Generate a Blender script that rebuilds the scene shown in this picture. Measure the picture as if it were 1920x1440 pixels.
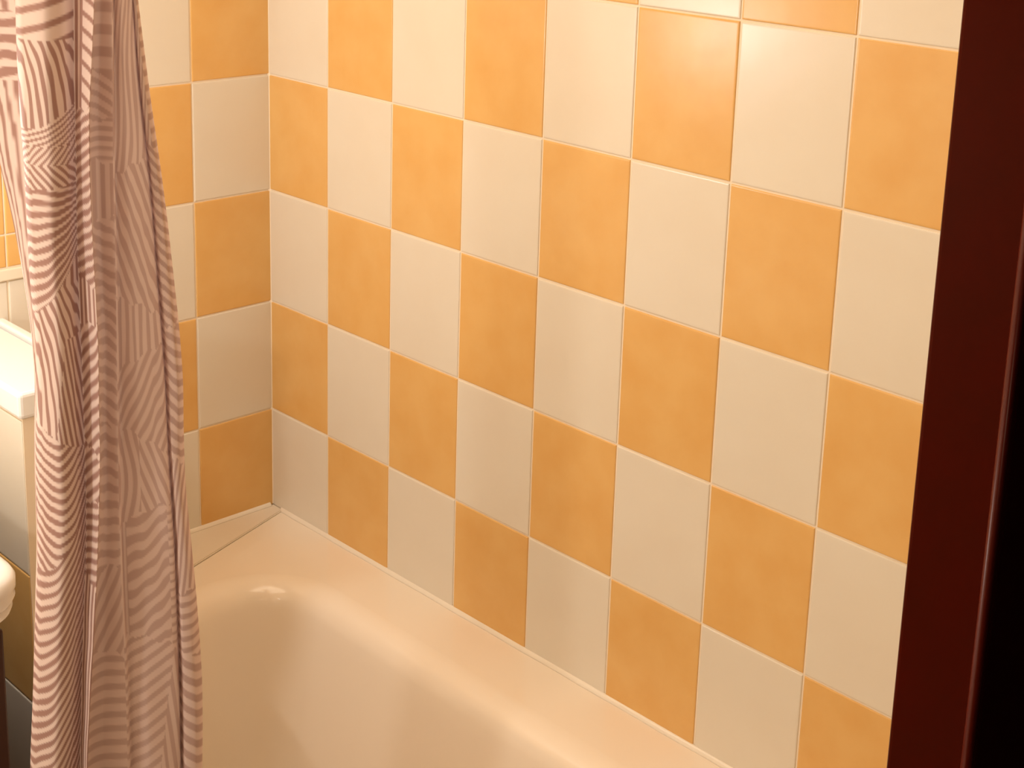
import bpy, bmesh, math, random
import numpy as np
from mathutils import Vector, Matrix

for o in list(bpy.data.objects):
    bpy.data.objects.remove(o)
SC = bpy.context.scene
COL = SC.collection
random.seed(7)

# ------------------------------------------------------------------ camera
cam_d = bpy.data.cameras.new('camera')
cam = bpy.data.objects.new('camera', cam_d)
COL.objects.link(cam)
SC.camera = cam
CAM_LOC = Vector((-1.4472, -2.0882, 1.7846))
PITCH, ROLL, YAW, F_PX = -0.24, 0.03, 0.77, 2820.845
fwd = Vector((math.cos(PITCH)*math.sin(YAW), math.cos(PITCH)*math.cos(YAW), math.sin(PITCH)))
rgt = Vector((math.cos(YAW), -math.sin(YAW), 0))
upv = rgt.cross(fwd)
r2 = math.cos(ROLL)*rgt + math.sin(ROLL)*upv
u2 = -math.sin(ROLL)*rgt + math.cos(ROLL)*upv
m = Matrix((r2, u2, -fwd)).transposed().to_4x4()
m.translation = CAM_LOC
cam.matrix_world = m
cam_d.sensor_fit = 'HORIZONTAL'
cam_d.sensor_width = 36.0
cam_d.lens = F_PX/1920*36.0
cam_d.shift_y = -(720-363.267)/1920
cam_d.clip_start = 0.02

# ------------------------------------------------------------------ world, lights, exposure
w = bpy.data.worlds.new('world'); SC.world = w
w.use_nodes = True
w.node_tree.nodes['Background'].inputs[0].default_value = (0.05, 0.03, 0.02, 1)
w.node_tree.nodes['Background'].inputs[1].default_value = 0.04
SC.view_settings.view_transform = 'Standard'
SC.view_settings.look = 'None'
SC.view_settings.gamma = 1
SC.view_settings.use_curve_mapping = False
SC.view_settings.exposure = 0.0

def lamp(name, loc, power, color, radius):
    d = bpy.data.lights.new(name, 'POINT')
    d.energy = power; d.color = color; d.shadow_soft_size = radius
    o = bpy.data.objects.new(name, d); o.location = loc
    COL.objects.link(o)
    return o

lamp('main_lamp', (-1.52, -0.82, 1.36), 9.0, (1.0, 0.94, 0.87), 0.04)
lamp('mirror_lamp', (-0.85, -0.30, 1.42), 7.0, (0.94, 0.96, 0.98), 0.035)
lamp('hall_fill', (-1.95, -2.45, 2.0), 4.5, (1.0, 0.75, 0.5), 0.06)  # unseen light, added to lift the hall side and edge of the jamb
d = bpy.data.lights.new('ceiling_fill', 'AREA'); d.shape = 'RECTANGLE'; d.size = 1.1; d.size_y = 0.9  # broad soft panel added under the ceiling as unseen fill light
d.energy = 13; d.color = (1.0, 0.79, 0.565)
o = bpy.data.objects.new('ceiling_fill', d); o.location = (-0.95, -0.70, 2.40); COL.objects.link(o)

# ------------------------------------------------------------------ materials
def mat(name, color, rough=0.5, spec=0.5, noise=None, bump=None, coat=0.0, sheen=0.0):
    m = bpy.data.materials.new(name); m.use_nodes = True
    nt = m.node_tree; b = nt.nodes['Principled BSDF']
    b.inputs['Base Color'].default_value = (*color, 1)
    b.inputs['Roughness'].default_value = rough
    b.inputs['Specular IOR Level'].default_value = spec
    b.inputs['Coat Weight'].default_value = coat
    b.inputs['Coat Roughness'].default_value = 0.06
    tc = nt.nodes.new('ShaderNodeTexCoord')
    if noise:                       # (scale, second colour, low, high)
        n = nt.nodes.new('ShaderNodeTexNoise'); n.inputs['Scale'].default_value = noise[0]
        n.inputs['Detail'].default_value = 4
        nt.links.new(tc.outputs['Object'], n.inputs['Vector'])
        r = nt.nodes.new('ShaderNodeValToRGB')
        r.color_ramp.elements[0].position = noise[2]; r.color_ramp.elements[1].position = noise[3]
        r.color_ramp.elements[0].color = (*color, 1); r.color_ramp.elements[1].color = (*noise[1], 1)
        nt.links.new(n.outputs['Fac'], r.inputs['Fac'])
        nt.links.new(r.outputs['Color'], b.inputs['Base Color'])
    if bump:                        # (scale, strength, distance)
        n = nt.nodes.new('ShaderNodeTexNoise'); n.inputs['Scale'].default_value = bump[0]
        nt.links.new(tc.outputs['Object'], n.inputs['Vector'])
        bp = nt.nodes.new('ShaderNodeBump'); bp.inputs['Strength'].default_value = bump[1]
        bp.inputs['Distance'].default_value = bump[2]
        nt.links.new(n.outputs['Fac'], bp.inputs['Height'])
        nt.links.new(bp.outputs['Normal'], b.inputs['Normal'])
    return m

M_CREAM = mat('cream_glaze', (0.775, 0.705, 0.58), 0.27, 0.4, (9, (0.76, 0.68, 0.55), .35, .7), (14, 0.25, 0.002))
M_ORANGE = mat('orange_glaze', (0.775, 0.47, 0.165), 0.27, 0.4, (16, (0.735, 0.415, 0.13), .35, .72), (14, 0.25, 0.002))
M_GROUT = mat('grout', (0.88, 0.75, 0.57), 0.8, 0.2)
M_PLASTER = mat('plaster', (0.86, 0.80, 0.70), 0.85, 0.2, (30, (0.84, 0.78, 0.67), .3, .7))
M_FLOOR = mat('floor_tile', (0.70, 0.58, 0.44), 0.35, 0.5, (12, (0.64, 0.52, 0.38), .3, .7))
M_TUB = mat('tub_enamel', (0.89, 0.775, 0.63), 0.13, 0.5)
M_LEDGE = mat('ledge_mortar', (0.80, 0.70, 0.56), 0.45, 0.4)
M_SEAL = mat('sealant', (0.86, 0.77, 0.63), 0.3, 0.5)
M_STONE = mat('white_slab', (0.88, 0.87, 0.83), 0.2, 0.5)
M_PORCELAIN = mat('porcelain', (0.88, 0.86, 0.82), 0.1, 0.5)
M_WOOD = mat('mahogany', (0.064, 0.0034, 0.0005), 0.42, 0.10, (22, (0.054, 0.0040, 0.0007), .3, .7))
_b = M_WOOD.node_tree.nodes['Principled BSDF']; _b.inputs['Specular Tint'].default_value = (0.95, 0.28, 0.14, 1)
M_VARNISH = mat('highlight_bead', (0.10, 0.008, 0.002), 0.3, 0.35)
M_DARK = mat('dark_cabinet', (0.035, 0.012, 0.006), 0.4, 0.4, (18, (0.05, 0.016, 0.007), .3, .7))
M_CHROME = mat('chrome', (0.75, 0.74, 0.72), 0.15, 0.5)
M_CHROME.node_tree.nodes['Principled BSDF'].inputs['Metallic'].default_value = 1
M_BORDER = mat('pale_border', (0.84, 0.74, 0.58), 0.3, 0.5)

# ------------------------------------------------------------------ mesh helpers
def link(name, mesh, parent=None, kind=None):
    o = bpy.data.objects.new(name, mesh); COL.objects.link(o)
    if parent: o.parent = parent
    if kind: o['kind'] = kind
    return o
def empty(name, loc, label=None, cat=None, kind=None):
    o = bpy.data.objects.new(name, None); COL.objects.link(o); o.location = loc
    if label: o['label'] = label
    if cat: o['category'] = cat
    if kind: o['kind'] = kind
    return o
def pydata(name, verts, faces, mats, midx=None, smooth=False):
    me = bpy.data.meshes.new(name)
    me.from_pydata(verts, [], faces)
    for x in mats: me.materials.append(x)
    if midx: me.polygons.foreach_set('material_index', midx)
    if smooth: me.polygons.foreach_set('use_smooth', [True]*len(me.polygons))
    me.update()
    return me
def box_mesh(name, lo, hi, material, bevel=0.0, seg=2, origin=(0, 0, 0)):
    bm = bmesh.new()
    bmesh.ops.create_cube(bm, size=1)
    for v in bm.verts:
        v.co = Vector([(lo[i]+hi[i])/2 + v.co[i]*(hi[i]-lo[i]) - origin[i] for i in range(3)])
    if bevel: bmesh.ops.bevel(bm, geom=bm.edges[:], offset=bevel, segments=seg, affect='EDGES', profile=0.5)
    bmesh.ops.recalc_face_normals(bm, faces=bm.faces[:])
    me = bpy.data.meshes.new(name); bm.to_mesh(me); bm.free(); me.materials.append(material)
    return me
def structure(name, lo, hi, material, bevel=0.0, parent=None):
    return link(name, box_mesh(name, lo, hi, material, bevel), parent, None if parent else 'structure')

# ------------------------------------------------------------------ tiled walls
TW, TH = 0.1636, 0.2              # tile pitch along the wall and up it
Z_ROW = 1.366                     # a horizontal joint
G, RISE, BEV = 0.0028, 0.0016, 0.0030
def tile_wall(name, org, ax_u, nrm, tiles, slab):
    """org: wall origin; ax_u: unit vector along; nrm: outward normal; tiles: (u0,u1,z0,z1,mat index 1/2); slab: (lo,hi) box"""
    V, F, I = [], [], []
    org, ax_u, nrm = Vector(org), Vector(ax_u), Vector(nrm)
    up = Vector((0, 0, 1))
    lo, hi = slab
    b = [(x, y, z) for z in (lo[2], hi[2]) for y in (lo[1], hi[1]) for x in (lo[0], hi[0])]
    V += [Vector(p) for p in b]
    for f in ((0, 2, 3, 1), (4, 5, 7, 6), (0, 1, 5, 4), (2, 6, 7, 3), (0, 4, 6, 2), (1, 3, 7, 5)):
        F.append(f); I.append(0)
    flip = ax_u.cross(up).dot(nrm) < 0
    prof = [(0, 0.0), (0.0002, RISE*.55), (BEV*.3, RISE*.85), (BEV*.65, RISE*.97), (BEV, RISE)]
    for u0, u1, z0, z1, mi in tiles:
        a0, a1, c0, c1 = u0+G/2, u1-G/2, z0+G/2, z1-G/2
        if a1-a0 < .012 or c1-c0 < .012: continue
        tu, tz, tn = random.uniform(-1, 1)*.0016, random.uniform(-1, 1)*.0016, random.uniform(-.0001, .0001)
        base = len(V)
        for ins, h in prof:
            for (u, z) in ((a0+ins, c0+ins), (a1-ins, c0+ins), (a1-ins, c1-ins), (a0+ins, c1-ins)):
                k = h/RISE
                V.append(org + ax_u*u + up*(z-org.z) + nrm*(h + k*(tn + tu*(u-(a0+a1)/2) + tz*(z-(c0+c1)/2))))
        n = len(prof)
        for r in range(n-1):
            for k in range(4):
                q = [base+r*4+k, base+r*4+(k+1) % 4, base+(r+1)*4+(k+1) % 4, base+(r+1)*4+k]
                F.append(tuple(reversed(q)) if flip else tuple(q)); I.append(mi)
        q = [base+(n-1)*4+k for k in range(4)]
        F.append(tuple(reversed(q)) if flip else tuple(q)); I.append(mi)
    me = pydata(name, V, F, [M_GROUT, M_CREAM, M_ORANGE], I)
    return link(name, me, None, 'structure')
def rows(z_lo, z_hi):
    out = []
    for r in range(-8, 9):
        z1, z0 = Z_ROW-r*TH, Z_ROW-(r+1)*TH
        if z1 <= z_lo+.001 or z0 >= z_hi-.001: continue
        out.append((r, max(z0, z_lo), min(z1, z_hi)))
    return out
CEIL = 2.42
RIM = 0.58
# right wall: along -Y from the corner
tiles = []
for c in range(10):
    for r, z0, z1 in rows(RIM, CEIL-.02):
        tiles.append((c*TW, min((c+1)*TW, 1.597), z0, z1, 2 if (c+r) % 2 == 0 else 1))
tile_wall('wall_right', (0, 0, 0), (0, -1, 0), (-1, 0, 0), tiles, ((0, -1.66, 0), (0.08, 0.08, CEIL)))
# back wall: along -X from the corner; first tile is cut
tiles = []
edges = [0.0, 0.152] + [0.152+TW*k for k in range(1, 12)]
for c in range(len(edges)-1):
    for r, z0, z1 in rows(RIM, CEIL-.02):
        u0, u1 = edges[c], edges[c+1]
        odd = (c+r) % 2
        if c >= 2 and r in (0, 1):                   # behind the curtain a pale border strip changes the pattern
            if r == 0: tiles.append((u0, u1, z0, z1, 2))
            else:
                tiles.append((u0, u1, 1.1145, z1, 2)); tiles.append((u0, u1, z0, 1.0945, 1))
            continue
        tiles.append((u0, u1, z0, z1, 2 if odd else 1))
tile_wall('wall_back', (0, 0, 0), (-1, 0, 0), (0, -1, 0), tiles, ((-1.95, 0, 0), (0, 0.08, CEIL)))
structure('wall_left', (-2.03, -1.66, 0), (-1.95, 0.08, CEIL), M_PLASTER)
structure('floor', (-2.03, -2.9, -0.06), (0.08, 0.08, 0), M_FLOOR)
structure('ceiling', (-2.03, -1.66, CEIL), (0.08, 0.08, CEIL+.06), M_PLASTER)
# the wall with the doorway the photograph is taken through
JX, JX2, JY0, JY1 = -0.58, -1.33, -1.597, -1.6634
bm = bmesh.new()
for lo, hi in (((JX+.10, JY1, 0), (0, JY0, CEIL)), ((-1.95, JY1, 0), (JX2-.10, JY0, CEIL)), ((JX2-.10, JY1, 2.16), (JX+.10, JY0, CEIL))):
    g = bmesh.ops.create_cube(bm, size=1)
    for v in g['verts']: v.co = Vector([(lo[i]+hi[i])/2 + v.co[i]*(hi[i]-lo[i]) for i in range(3)])
me = bpy.data.meshes.new('wall_front'); bm.to_mesh(me); bm.free(); me.materials.append(M_PLASTER)
link('wall_front', me, None, 'structure')
dr = empty('door_1', (JX, JY1, 0), kind='structure')
def dpart(name, lo, hi, bevel=.003):
    return link(name, box_mesh(name, lo, hi, M_WOOD, bevel, 3, (JX, JY1, 0)), dr)
dpart('jamb', (JX, JY1, 0), (JX+.10, JY0, 2.06), .004)
dpart('jamb', (JX2-.10, JY1, 0), (JX2, JY0, 2.06), .004)
dpart('head_jamb', (JX2-.10, JY1, 2.06), (JX+.10, JY0, 2.16), .004)
bm = bmesh.new()
bmesh.ops.create_cone(bm, cap_ends=True, segments=24, radius1=.0042, radius2=.0042, depth=2.05, matrix=Matrix.Translation((0.0005, .0048, 1.027)))  # thin round strip added at the jamb edge to catch a highlight line
for f in bm.faces: f.smooth = len(f.verts) == 4
me = bpy.data.meshes.new('bead'); bm.to_mesh(me); bm.free(); me.materials.append(M_VARNISH)
link('bead', me, dr)

# half-height tiled partition at the outer head end of the tub, with a white slab on top
PX0, PX1, PY = -0.605, -0.498, -0.295
tiles = []
for c in range(3):
    u0, u1 = c*TW, min((c+1)*TW, -PY)             # joints start from the near end
    if u0 > u1: continue
    for r, z0, z1 in [(r, z0, .994 if z1 > .96 else z1) for r, z0, z1 in rows(0.0, 0.966)]:
        tiles.append((u0, u1, z0, z1, 2 if (r+c) % 2 == 1 else 1))
pw = tile_wall('wall_partition', (PX0, PY, 0), (0, 1, 0), (-1, 0, 0), tiles, ((PX0, PY, 0), (PX1, 0, 0.996)))
link('slab', box_mesh('slab', (PX0-.006, PY-.004, 0.996), (PX1-.008, 0, 1.034), M_STONE, .006, 3), pw)
link('slab_lip', box_mesh('slab_lip', (PX1-.005, PY-.004, 0.996), (PX1+.010, 0, 1.038), M_STONE, .004, 3), pw)
structure('trim_1', (-1.95, -0.006, 1.0955), (-0.3165, 0, 1.1135), M_BORDER, .002)

# ------------------------------------------------------------------ bathtub
def rounded_poly(pts, rad, n=14):
    out = []
    N = len(pts)
    for i in range(N):
        p, a, b = Vector(pts[i]), Vector(pts[i-1]), Vector(pts[(i+1) % N])
        d0, d1 = (a-p).normalized(), (b-p).normalized()
        ang = math.acos(max(-1, min(1, d0.dot(d1))))
        r = rad[i]; t = r/math.tan(ang/2)
        c = p + (d0+d1).normalized()*(r/math.sin(ang/2))
        s = p+d0*t-c; e = p+d1*t-c
        a0 = math.atan2(s.y, s.x); da = math.atan2(e.y, e.x)-a0
        while da > math.pi: da -= 2*math.pi
        while da < -math.pi: da += 2*math.pi
        for k in range(n): 
            q = a0+da*k/(n-1); out.append(Vector((c.x+r*math.cos(q), c.y+r*math.sin(q))))
    return out
def inset_poly(pts, d):
    N = len(pts); out = []
    for i in range(N):                                  # pts run counter-clockwise
        p, a, b = Vector(pts[i]), Vector(pts[i-1]), Vector(pts[(i+1) % N])
        e0, e1 = (p-a).normalized(), (b-p).normalized()
        n0, n1 = Vector((-e0.y, e0.x)), Vector((-e1.y, e1.x))
        mid = (n0+n1).normalized()
        out.append(p + mid*(d/max(.2, mid.dot(n0))))
    return out
TUB_Z = 0.578
OUT = [(-0.003, -1.594), (-0.003, -0.0312), (-0.440, -0.1768), (-0.440, -0.303), (-0.603, -0.303), (-0.603, -1.594)]
INN = [(-0.100, -1.480), (-0.100, -0.170), (-0.36, -0.170), (-0.555, -0.500), (-0.555, -1.480)]
RAD = [0.15, 0.15, 0.18, 0.30, 0.15]
bm = bmesh.new()
def ring(pts, z): return [bm.verts.new((p[0], p[1], z)) for p in pts]
def bridge(a, b):
    for i in range(len(a)):
        j = (i+1) % len(a)
        bm.faces.new((a[i], a[j], b[j], b[i])).smooth = True
fil = 0.046
rings = []
for k in range(0, 9):                                  # rolled inner edge
    q = k/8*math.radians(78)
    rings.append((fil*math.sin(q), -fil*(1-math.cos(q))))
d0, z0 = rings[-1]
for k in range(1, 13):                                 # sloping sides
    f = k/12
    rings.append((d0+.048*f, z0-.30*f))
d0, z0 = rings[-1]
for k in range(1, 9):                                  # curve into the bottom
    q = k/8*math.radians(80)
    rings.append((d0+.05*math.sin(q), z0-.05*(1-math.cos(q))))
prev = None; first = None
for dd, dz in rings:
    rr = [r-dd for r in RAD]
    rg = ring(rounded_poly(inset_poly(INN, dd), rr), TUB_Z+dz)
    if prev: bridge(prev, rg)
    else: first = rg
    prev = rg
bm.faces.new(prev)
outer = ring(OUT, TUB_Z)
ed = []
for lp in (outer, first):
    for i in range(len(lp)):
        a, b = lp[i], lp[(i+1) % len(lp)]
        e = bm.edges.get((a, b)) or bm.edges.new((a, b)); ed.append(e)
bmesh.ops.triangle_fill(bm, use_beauty=True, use_dissolve=False, edges=ed)
low = ring(OUT, TUB_Z-.035)
for i in range(len(outer)):
    j = (i+1) % len(outer); bm.faces.new((outer[j], outer[i], low[i], low[j]))
bmesh.ops.recalc_face_normals(bm, faces=bm.faces[:])
up = [f for f in bm.faces if abs(f.normal.z) > .99 and f.calc_center_median().z > TUB_Z-.002]
if up and up[0].normal.z < 0: bmesh.ops.reverse_faces(bm, faces=bm.faces[:])
me = bpy.data.meshes.new('bathtub'); bm.to_mesh(me); bm.free(); me.materials.append(M_TUB)
tub = empty('bathtub', (-0.3, -0.9, 0), 'cream enamelled bathtub with a rolled inner edge below the chequered tile wall', 'bathtub')
t = link('basin', me, tub); t.matrix_parent_inverse = Matrix.Translation((0.3, 0.9, 0))
me = box_mesh('apron', (-0.598, -1.594, 0.0), (-0.578, -0.31, TUB_Z-.02), M_TUB, .004)
t = link('apron', me, tub); t.matrix_parent_inverse = Matrix.Translation((0.3, 0.9, 0))

# wedge-shaped ledge between the tub and the back wall, and the bead of sealant along the long wall
def prism(name, pts, z0, z1, material, kind='structure'):
    n = len(pts)
    V = [(x, y, z0) for x, y in pts]+[(x, y, z1) for x, y in pts]
    F = [tuple(range(n-1, -1, -1)), tuple(range(n, 2*n))]+[(i, (i+1) % n, n+(i+1) % n, n+i) for i in range(n)]
    me = pydata(name, V, F, [material])
    bm = bmesh.new(); bm.from_mesh(me); bmesh.ops.recalc_face_normals(bm, faces=bm.faces[:])
    bmesh.ops.bevel(bm, geom=[e for e in bm.edges if all(v.co.z > z1-1e-5 for v in e.verts)], offset=.0015, segments=2, affect='EDGES')
    bm.to_mesh(me); bm.free()
    return link(name, me, None, kind)
prism('trim_2', [(-0.0005, -0.0005), (-0.444, -0.0005), (-0.444, -0.176), (-0.0005, -0.030)], 0.0, 0.5812, M_LEDGE)
bead = []
V, F = [], []
n = 40
for i in range(n+1):
    y = -0.028-(1.594-0.028)*i/n
    j = .0006*math.sin(i*1.7)
    for (x, z) in ((-0.0002, .5850), (-.0024, .5845), (-.0040-j, .5825), (-.0054-j, .5800), (-.0062-j, .5772), (-0.0002, .5770)):
        V.append((x, y, z))
for i in range(n):
    for k in range(6):
        F.append((i*6+k, i*6+(k+1) % 6, (i+1)*6+(k+1) % 6, (i+1)*6+k))
me = pydata('trim_3', V, F, [M_SEAL], None, True)
link('trim_3', me, None, 'structure')

V = [(-.0004, -.0004, z) for z in (.583, CEIL-.02)]+[(-.0046, -.0004, z) for z in (.583, CEIL-.02)]+[(-.0004, -.0046, z) for z in (.583, CEIL-.02)]+[(-.0018, -.0018, z) for z in (.583, CEIL-.02)]
F = [(0, 1, 3, 2), (2, 3, 7, 6), (6, 7, 5, 4), (4, 5, 1, 0), (0, 2, 6, 4), (1, 5, 7, 3)]
link('trim_4', pydata('trim_4', V, F, [M_GROUT], None, False), None, 'structure')
V, F = [], []
for i in range(n+1):
    x = -0.008-(0.444-0.008)*i/n
    for (y_, z_) in ((-.0002, .5875), (-.0028, .5868), (-.0050, .5848), (-.0066, .5822), (-.0070, .5813), (-.0002, .5813)):
        V.append((x, y_, z_))
for i in range(n):
    for k in range(6):
        F.append((i*6+k, (i+1)*6+k, (i+1)*6+(k+1) % 6, i*6+(k+1) % 6))
link('trim_5', pydata('trim_5', V, F, [M_SEAL], None, True), None, 'structure')

# ------------------------------------------------------------------ vanity cabinet and washbasin (only their corner shows)
VX0, VX1, VY = -1.33, -0.736, -0.50
cab = empty('vanity_cabinet', (-1.0, -0.25, 0), 'dark brown cabinet under the white washbasin, only its right edge in view', 'cabinet')
def cpart(name, lo, hi, material, bevel=.002, parent=None):
    o = link(name, box_mesh(name, lo, hi, material, bevel), parent or cab)
    o.matrix_parent_inverse = Matrix.Translation((1.0, 0.25, 0)); return o
cpart('body', (VX0, VY+.02, 0.08), (VX1, -0.004, 0.832), M_DARK)
cpart('plinth', (VX0+.02, VY+.06, 0.0), (VX1-.02, -0.004, 0.08), M_DARK)
for x0, x1, hx in ((VX0+.003, -1.001, -1.04), (-0.997, VX1-.003, -0.96)):
    dd = link('door', box_mesh('door', (x0, VY, 0.09), (x1, VY+.019, 0.825), M_DARK, .003), cab)
    dd.matrix_parent_inverse = Matrix.Translation((1.0, 0.25, 0))
    link('handle', box_mesh('handle', (hx-.006, VY-.022, 0.62), (hx+.006, VY-.0005, 0.74), M_CHROME, .004), dd)
bm = bmesh.new()
BO = [(-0.714, -0.525), (-0.714, -0.004), (-1.34, -0.004), (-1.34, -0.525)]
BR = [0.05, 0.012, 0.012, 0.05]
prev = None
for ins, z in ((.030, .833), (.014, .836), (.006, .845), (.004, .852), (.007, .855), (.004, .858), (.001, .866), (.003, .872), (0, .878), (.0, .890), (.004, .897), (.012, .9005), (.05, .9005), (.06, .897), (.068, .885), (.09, .862), (.14, .848)):
    p = inset_poly(BO, ins)
    if ins > .04: p = [(x, min(y, -.10) if y > -.2 else y) for x, y in p]
    rg = ring(rounded_poly(p, [max(.01, r-ins*.3) if ins < .04 else .07 for r in BR]), z)
    if prev: bridge(prev, rg)
    else: bm.faces.new(list(reversed(rg)))
    prev = rg
bm.faces.new(prev)
bmesh.ops.recalc_face_normals(bm, faces=bm.faces[:])
me = bpy.data.meshes.new('washbasin'); bm.to_mesh(me); bm.free(); me.materials.append(M_PORCELAIN)
wb = link('washbasin', me)
wb['label'] = 'white washbasin with a rounded ribbed rim, on the dark cabinet at the left edge'; wb['category'] = 'washbasin'

# ------------------------------------------------------------------ shower curtain
CURTAIN_V = [0.06, 0.052, 0.04, 0.028, 0.018, 0.001, -0.0145, -0.002, 0.015, 0.005, -0.013, -0.009, 0.01, 0.022, 0.016, 0.025, 0.02, 0.024, 0.029, 0.042, 0.03, 0.03, 0.044, 0.064]
CURTAIN_U = [
    [-107.5, -103.5, -99.6, -95.4, -85.1, -77.8, -72.6, -71.2, -74.6, -75.7, -77.2, -80.8, -84.5, -88.5, -92.4, -95.8, -95.9, -95.9],
    [-89.2, -88.0, -86.0, -82.9, -77.8, -74.4, -70.3, -69.9, -74.0, -75.3, -76.4, -80.7, -84.7, -88.8, -93.2, -96.5, -96.5, -96.5],
    [-60.0, -61.5, -61.3, -59.3, -59.4, -59.4, -56.3, -56.9, -61.5, -62.9, -63.6, -68.5, -72.6, -76.9, -81.6, -84.6, -84.6, -84.6],
    [-67.5, -68.9, -68.7, -66.9, -67.1, -67.0, -64.1, -65.4, -69.7, -70.8, -72.3, -77.1, -81.3, -85.7, -90.5, -92.8, -92.8, -92.8],
    [-70.0, -71.4, -71.2, -69.4, -69.8, -69.4, -66.7, -68.4, -72.6, -73.4, -75.5, -80.2, -84.5, -89.0, -93.8, -95.5, -95.5, -95.5],
    [-62.9, -64.4, -64.2, -62.9, -63.5, -62.8, -60.6, -62.8, -66.3, -66.7, -69.6, -74.1, -78.3, -82.8, -87.3, -88.2, -88.2, -88.2],
    [-42.3, -43.9, -44.4, -44.3, -45.2, -44.8, -43.7, -45.4, -47.4, -48.0, -51.2, -55.6, -59.6, -63.5, -67.3, -67.9, -67.9, -67.9],
    [-23.9, -25.6, -26.9, -27.8, -29.0, -29.2, -28.9, -29.6, -30.5, -31.4, -34.2, -38.4, -42.3, -45.8, -49.4, -50.4, -50.4, -50.4],
    [-15.9, -17.8, -19.4, -20.6, -22.2, -22.5, -22.6, -23.0, -23.4, -24.2, -26.7, -30.7, -34.7, -38.1, -41.4, -43.1, -43.1, -43.1],
    [-8.0, -10.9, -13.7, -15.2, -16.1, -16.0, -15.6, -16.5, -17.2, -18.7, -21.9, -26.1, -30.6, -34.5, -38.3, -39.6, -39.6, -39.6],
    [2.8, -1.8, -6.5, -8.1, -8.1, -7.1, -6.3, -8.0, -9.1, -12.0, -15.8, -20.6, -25.9, -30.7, -34.9, -35.6, -35.6, -35.6],
    [3.8, -0.8, -5.5, -7.1, -7.1, -6.1, -5.3, -6.9, -8.0, -10.8, -14.7, -19.3, -24.6, -29.5, -33.8, -34.6, -34.6, -34.6],
    [3.4, -1.1, -5.9, -7.7, -7.7, -7.0, -5.8, -7.3, -8.6, -10.9, -14.8, -19.2, -24.5, -29.5, -33.9, -35.6, -35.6, -35.6],
    [9.6, 6.1, 2.3, 0.6, 0.4, 0.5, 1.1, -0.2, -1.7, -3.2, -6.0, -8.7, -12.0, -15.3, -18.3, -20.3, -20.3, -20.3],
    [19.9, 18.3, 16.7, 15.2, 14.7, 14.0, 12.9, 11.7, 10.3, 9.3, 9.0, 9.0, 9.4, 9.4, 8.9, 7.9, 7.9, 7.9],
    [21.6, 20.2, 19.0, 18.1, 17.8, 17.4, 16.6, 15.7, 14.5, 13.7, 13.6, 13.6, 14.1, 14.0, 13.6, 12.6, 12.6, 12.6],
    [27.5, 27.3, 27.8, 28.9, 30.0, 30.7, 31.1, 31.3, 30.9, 31.0, 31.6, 31.9, 32.4, 32.4, 32.0, 31.2, 31.2, 31.2],
    [34.1, 35.3, 37.6, 41.0, 43.5, 45.4, 47.2, 48.6, 49.0, 50.2, 51.6, 52.2, 52.8, 52.7, 52.6, 51.8, 51.8, 51.8],
    [38.2, 40.2, 43.5, 48.3, 51.7, 54.3, 57.0, 59.1, 60.0, 61.7, 63.8, 64.5, 65.2, 65.2, 65.1, 64.6, 64.4, 64.4],
    [39.3, 41.3, 44.8, 49.9, 53.5, 56.2, 59.1, 61.5, 62.4, 64.2, 66.6, 67.3, 68.1, 68.1, 68.0, 67.7, 67.4, 67.4],
    [39.8, 42.6, 46.6, 52.1, 56.1, 59.2, 62.4, 64.7, 65.4, 67.1, 69.7, 71.0, 72.2, 72.6, 72.2, 71.5, 71.3, 71.3],
    [42.0, 46.5, 51.7, 58.0, 63.2, 67.3, 71.4, 73.7, 73.5, 74.8, 78.3, 81.4, 83.7, 85.1, 84.1, 82.7, 82.6, 82.6],
    [43.5, 49.0, 54.9, 61.8, 67.7, 72.4, 77.3, 80.0, 79.1, 79.7, 83.8, 87.9, 91.0, 93.1, 92.3, 90.5, 90.1, 90.1],
    [36.6, 42.0, 47.8, 54.6, 60.5, 65.1, 70.1, 73.2, 72.2, 72.4, 76.2, 80.2, 83.4, 85.6, 85.5, 83.5, 82.8, 82.8],
]
DROP_Z = [1.632, 1.612, 1.561, 1.509, 1.457, 1.404, 1.349, 1.294, 1.238, 1.181, 1.123, 1.063, 1.003, 0.942, 0.88, 0.792, 0.766]
DROP_Y = [-40, 0, 100, 200, 300, 400, 500, 600, 700, 800, 900, 1000, 1100, 1200, 1300, 1440, 1480]

E1, E2, ANCHOR = np.array([0.879989, -0.474994]), np.array([0.474994, 0.879989]), np.array([-0.735, -0.765])
Z_TAB = np.arange(1.62, 0.559, -0.06)
U = np.array(CURTAIN_U)/1000.0
Vd = np.array(CURTAIN_V)
NS = len(Vd)
z_rows = np.concatenate([np.arange(CEIL-.002, 1.66, -.03), np.arange(1.66, .58, -.0017), np.arange(.58, .06, -.03)])
def smooth_rows(a):                         # soften the table between its levels
    b = np.array([np.interp(z_rows, Z_TAB[::-1], a[i][::-1]) for i in range(NS)])
    k = np.hanning(41); k /= k.sum()
    zf = np.arange(2.5, 0.0, -.0017)
    c = np.array([np.convolve(np.pad(np.interp(zf, z_rows[::-1], b[i][::-1]), 20, mode='edge'), k, mode='valid') for i in range(NS)])
    return np.array([np.interp(z_rows, zf[::-1], c[i][::-1]) for i in range(NS)])
Us = smooth_rows(U)
per = [14, 10, 10, 10, 14, 36, 34, 16, 14, 18, 5, 5, 12, 26, 8, 22, 26, 20, 6, 10, 18, 14, 8]
P = np.concatenate([i+np.arange(n)/n for i, n in enumerate(per)]+[[NS-1.0]])
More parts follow.
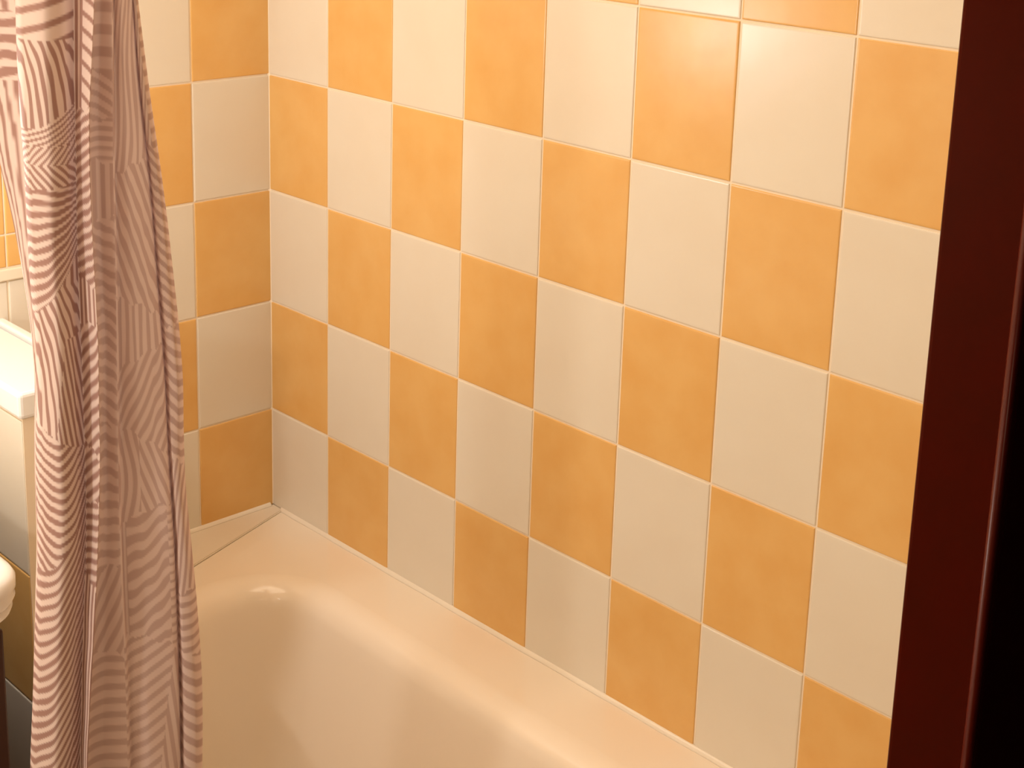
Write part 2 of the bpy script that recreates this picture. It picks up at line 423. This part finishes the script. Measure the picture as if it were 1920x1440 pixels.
def catmull(A, p):                          # A: (stations, rows) or (stations,)
    i = np.minimum(p.astype(int), NS-2); f = p-i
    g = lambda k: A[np.clip(i+k, 0, NS-1)]
    if A.ndim > 1: f = f[:, None]
    m0, m1 = (g(1)-g(-1))*.42, (g(2)-g(0))*.42
    return (2*f**3-3*f**2+1)*g(0)+(f**3-2*f**2+f)*m0+(-2*f**3+3*f**2)*g(1)+(f**3-f**2)*m1
UU = catmull(Us, P)                         # columns x rows
VV = catmull(Vd, P)[:, None]+np.zeros_like(UU)
zz = z_rows[None, :]+np.zeros_like(UU)
VV = VV + .0012*np.sin(zz*9+P[:, None]*1.1) + .0007*np.sin(zz*31+P[:, None]*2.3)
X = ANCHOR[0]+UU*E1[0]+VV*E2[0]
Yw = ANCHOR[1]+UU*E1[1]+VV*E2[1]
# printed pattern: bunches of curved stripes, laid out along the drop (y) and across each fold (t)
yv = np.interp(-z_rows, -np.array(DROP_Z), np.array(DROP_Y, float))
yv = np.where(z_rows > DROP_Z[0], (DROP_Z[0]-z_rows)*1850-40, np.where(z_rows < DROP_Z[-1], 1480+(DROP_Z[-1]-z_rows)*1500, yv))
y = yv[None, :]+np.zeros_like(UU)
def stripe(ph, duty=.5, soft=.16):
    a = np.abs((ph % 1.0)-.5)*2             # 0 in the middle of a dark stripe
    return np.clip((duty+soft/2-a)/soft, 0, 1)
def seq(cuts, phases):                      # phases[i] holds below cuts[i]
    out = phases[-1]
    for i, (c, p) in enumerate(zip(reversed(cuts), reversed(phases[:-1]))):
        sl = (.45, -.35, .7, -.55)[i % 4]   # the bunches meet along slanting, slightly bowed lines
        out = np.where(y < c+sl*(x-x.max()/2)+.004*(x-x.max()/2)**2+5*np.sin(pc*5+i), p, out)
    return out
pc = P[:, None]
def tmap(st, tv): return np.interp(P, st, tv)[:, None]+np.zeros_like(UU)
wob = .26*np.sin(pc*1.9+y*.011)+.2*np.sin(pc*4.1-y*.023)+.1*np.sin(pc*7.7+y*.047)
dj = .07*np.sin(y*.017+pc*3.0)
# left rear layer
t = tmap([0, 2], [0, 1]); x = t*60
pA = np.where((y > 35) & (y < 170), stripe(y/31+x/60+wob*.5, .55), stripe((x-.05*y)/14+wob*.6, .36+dj))
# broad front fold
t = tmap([2, 4, 5, 6, 7, 8], [-.35, 0, .12, .5, .85, 1]); x = t*100; tc = np.clip(t, 0, 1)
b1 = stripe((y+.35*x-8)/39, .34)
b2 = stripe((x-34*(1-np.exp(-(np.maximum(y, 76)-76)/70)))/15+wob*.4, .47+dj)
b3 = stripe((y+.5*(x-40)+.003*(x-40)**2)/11.5, .45)
b4 = stripe((y+1.2*x)/15, .46); b4b = stripe((y-1.1*x)/18, .5)
k = .5*tc**1.3; yl = (y-375*k)/(1-k)
b5 = stripe((yl-375)/24+wob*.3, .56+dj)
b6 = stripe((x-85*(1-np.exp(-(np.maximum(y, 540)-540)/170)))/15.5+wob*.5, .44+dj)
b7 = stripe((y-42*np.sin(math.pi*tc)+25*tc)/20.5+wob*.3, .48+dj)
b6 = np.where((x > 70-.12*(y-600)) & (y > 640), stripe((x-.16*(y-640))/9.5+wob*.2, .5), b6)
yl8 = y+110*tc**2.2+15*tc
b8 = stripe(yl8/22+wob*.3, .5+dj)
pB = np.where(y < 76, b1, np.where(y < 245-.6*np.maximum(x-30, 0), b2, np.where(y < 278, b3, np.where(y < 312, b4, np.where(y < 362-.1*x, b4b,
     np.where(yl < 600, b5, np.where(y < 800+60*tc, b6, np.where((yl8 > 1085) & (y > 900), b8, b7))))))))
# narrow bright ridge
t = tmap([8, 9, 10, 11], [0, .4, .95, 1]); x = t*35
pC = seq([210, 540, 620, 860, 960, 1110], [np.where(t < .45, stripe(x/9, .6), stripe((y-.8*x)/31, .34)), stripe((y+1.05*x)/22+wob*.2, .55), stripe(x/8.5, .5),
     stripe((y+1.6*x)/27+wob*.2, .5), stripe((y+1.3*x)/25, .52), stripe((y+.6*x)/21, .5), stripe(x/10+.1*np.sin(y/20), .5)])
# shaded valley
t = tmap([11, 12, 13, 14], [-.05, 0, .35, 1]); x = t*32
pD = seq([150, 240, 320, 430, 830, 1100, 1265], [stripe(y/43, .46), stripe((y-.9*x)/24, .45), stripe(y/19, .45), stripe(x/11.5, .5), stripe((y-.8*x)/28+wob*.3, .5+dj),
     stripe((y-.15*x)/31+wob*.3, .48), stripe((x+.25*(y-1100))/12, .45), stripe((y+.2*x)/27, .45)])
# broad shaded fold
t = tmap([14, 15, 16, 17, 18, 19], [0, .08, .4, .75, .96, 1]); x = t*90
pE = seq([330, 600, 700, 860, 1000, 1250], [stripe((x+.12*y+8*np.sin(y/60))/17+wob*.3, .5+dj), stripe((x-.33*(y-330))/19+wob*.3, .52), stripe(x/14+wob*.3, .48), stripe((x+.45*(y-700))/17+wob*.3, .5),
     np.where(x < 38, stripe((x+8*np.sin(y/40))/14, .5), stripe((x-.3*(y-860))/14, .46)),
     np.where(x < 12, stripe(x/8, .5), np.where(x > 78, stripe(y/17, .4), stripe((y+.75*x+.002*(x-40)**2)/33+wob*.4, .5+dj))),
     np.where(x > 62+.12*(1440-y), stripe((x-.1*y)/13, .48), stripe((y+.65*x)/26, .45))])
# edge fold
t = tmap([19, 20, 21, 22, 23], [0, .2, .7, 1, 1.35]); x = t*38
pF = seq([300, 650, 920, 1170, 1300], [np.where(t > .55, stripe(y/28, .44), stripe(x/12+.02*y, .45)), stripe((y-.95*x)/25+wob*.2, .5), stripe((y-.75*x)/28+wob*.2, .5), stripe((x+.2*(y-920)+3*np.sin(y/50))/11, .48),
     stripe((y+.1*x)/22, .44), stripe((y-.55*x-.006*x*x)/30, .5)])
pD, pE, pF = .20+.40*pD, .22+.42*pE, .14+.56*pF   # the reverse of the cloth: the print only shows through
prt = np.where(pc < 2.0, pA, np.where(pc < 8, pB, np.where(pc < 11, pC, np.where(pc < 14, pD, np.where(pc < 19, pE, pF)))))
nc, nr = UU.shape
me = bpy.data.meshes.new('shower_curtain')
co = np.stack([X, Yw, zz], -1).reshape(-1, 3)
idx = np.arange(nc*nr).reshape(nc, nr)
quads = np.stack([idx[:-1, :-1], idx[:-1, 1:], idx[1:, 1:], idx[1:, :-1]], -1).reshape(-1, 4)
me.vertices.add(len(co)); me.vertices.foreach_set('co', co.ravel())
me.loops.add(quads.size); me.loops.foreach_set('vertex_index', quads.ravel().astype(np.int32))
me.polygons.add(len(quads)); me.polygons.foreach_set('loop_start', np.arange(0, quads.size, 4, dtype=np.int32))
me.polygons.foreach_set('use_smooth', np.ones(len(quads), dtype=bool))
me.update(calc_edges=True)
at = me.attributes.new('print', 'FLOAT', 'POINT'); at.data.foreach_set('value', prt.ravel().astype(np.float32))
cm = bpy.data.materials.new('printed_fabric'); cm.use_nodes = True
nt = cm.node_tree; bs = nt.nodes['Principled BSDF']
an = nt.nodes.new('ShaderNodeAttribute'); an.attribute_name = 'print'
mx = nt.nodes.new('ShaderNodeMix'); mx.data_type = 'RGBA'
mx.inputs[6].default_value = (0.84, 0.675, 0.61, 1); mx.inputs[7].default_value = (0.42, 0.245, 0.205, 1)
nt.links.new(an.outputs['Fac'], mx.inputs[0])
nt.links.new(mx.outputs[2], bs.inputs['Base Color'])
bs.inputs['Roughness'].default_value = 0.75; bs.inputs['Specular IOR Level'].default_value = 0.25
tr = nt.nodes.new('ShaderNodeBsdfTranslucent'); nt.links.new(mx.outputs[2], tr.inputs['Color'])
ms = nt.nodes.new('ShaderNodeMixShader'); ms.inputs[0].default_value = 0.12
nt.links.new(bs.outputs[0], ms.inputs[1]); nt.links.new(tr.outputs[0], ms.inputs[2])
nt.links.new(ms.outputs[0], nt.nodes['Material Output'].inputs['Surface'])
me.materials.append(cm)
cu = link('shower_curtain', me)
cu['label'] = 'white shower curtain printed with mauve-brown curved stripes, gathered into hanging folds at left'
cu['category'] = 'curtain'
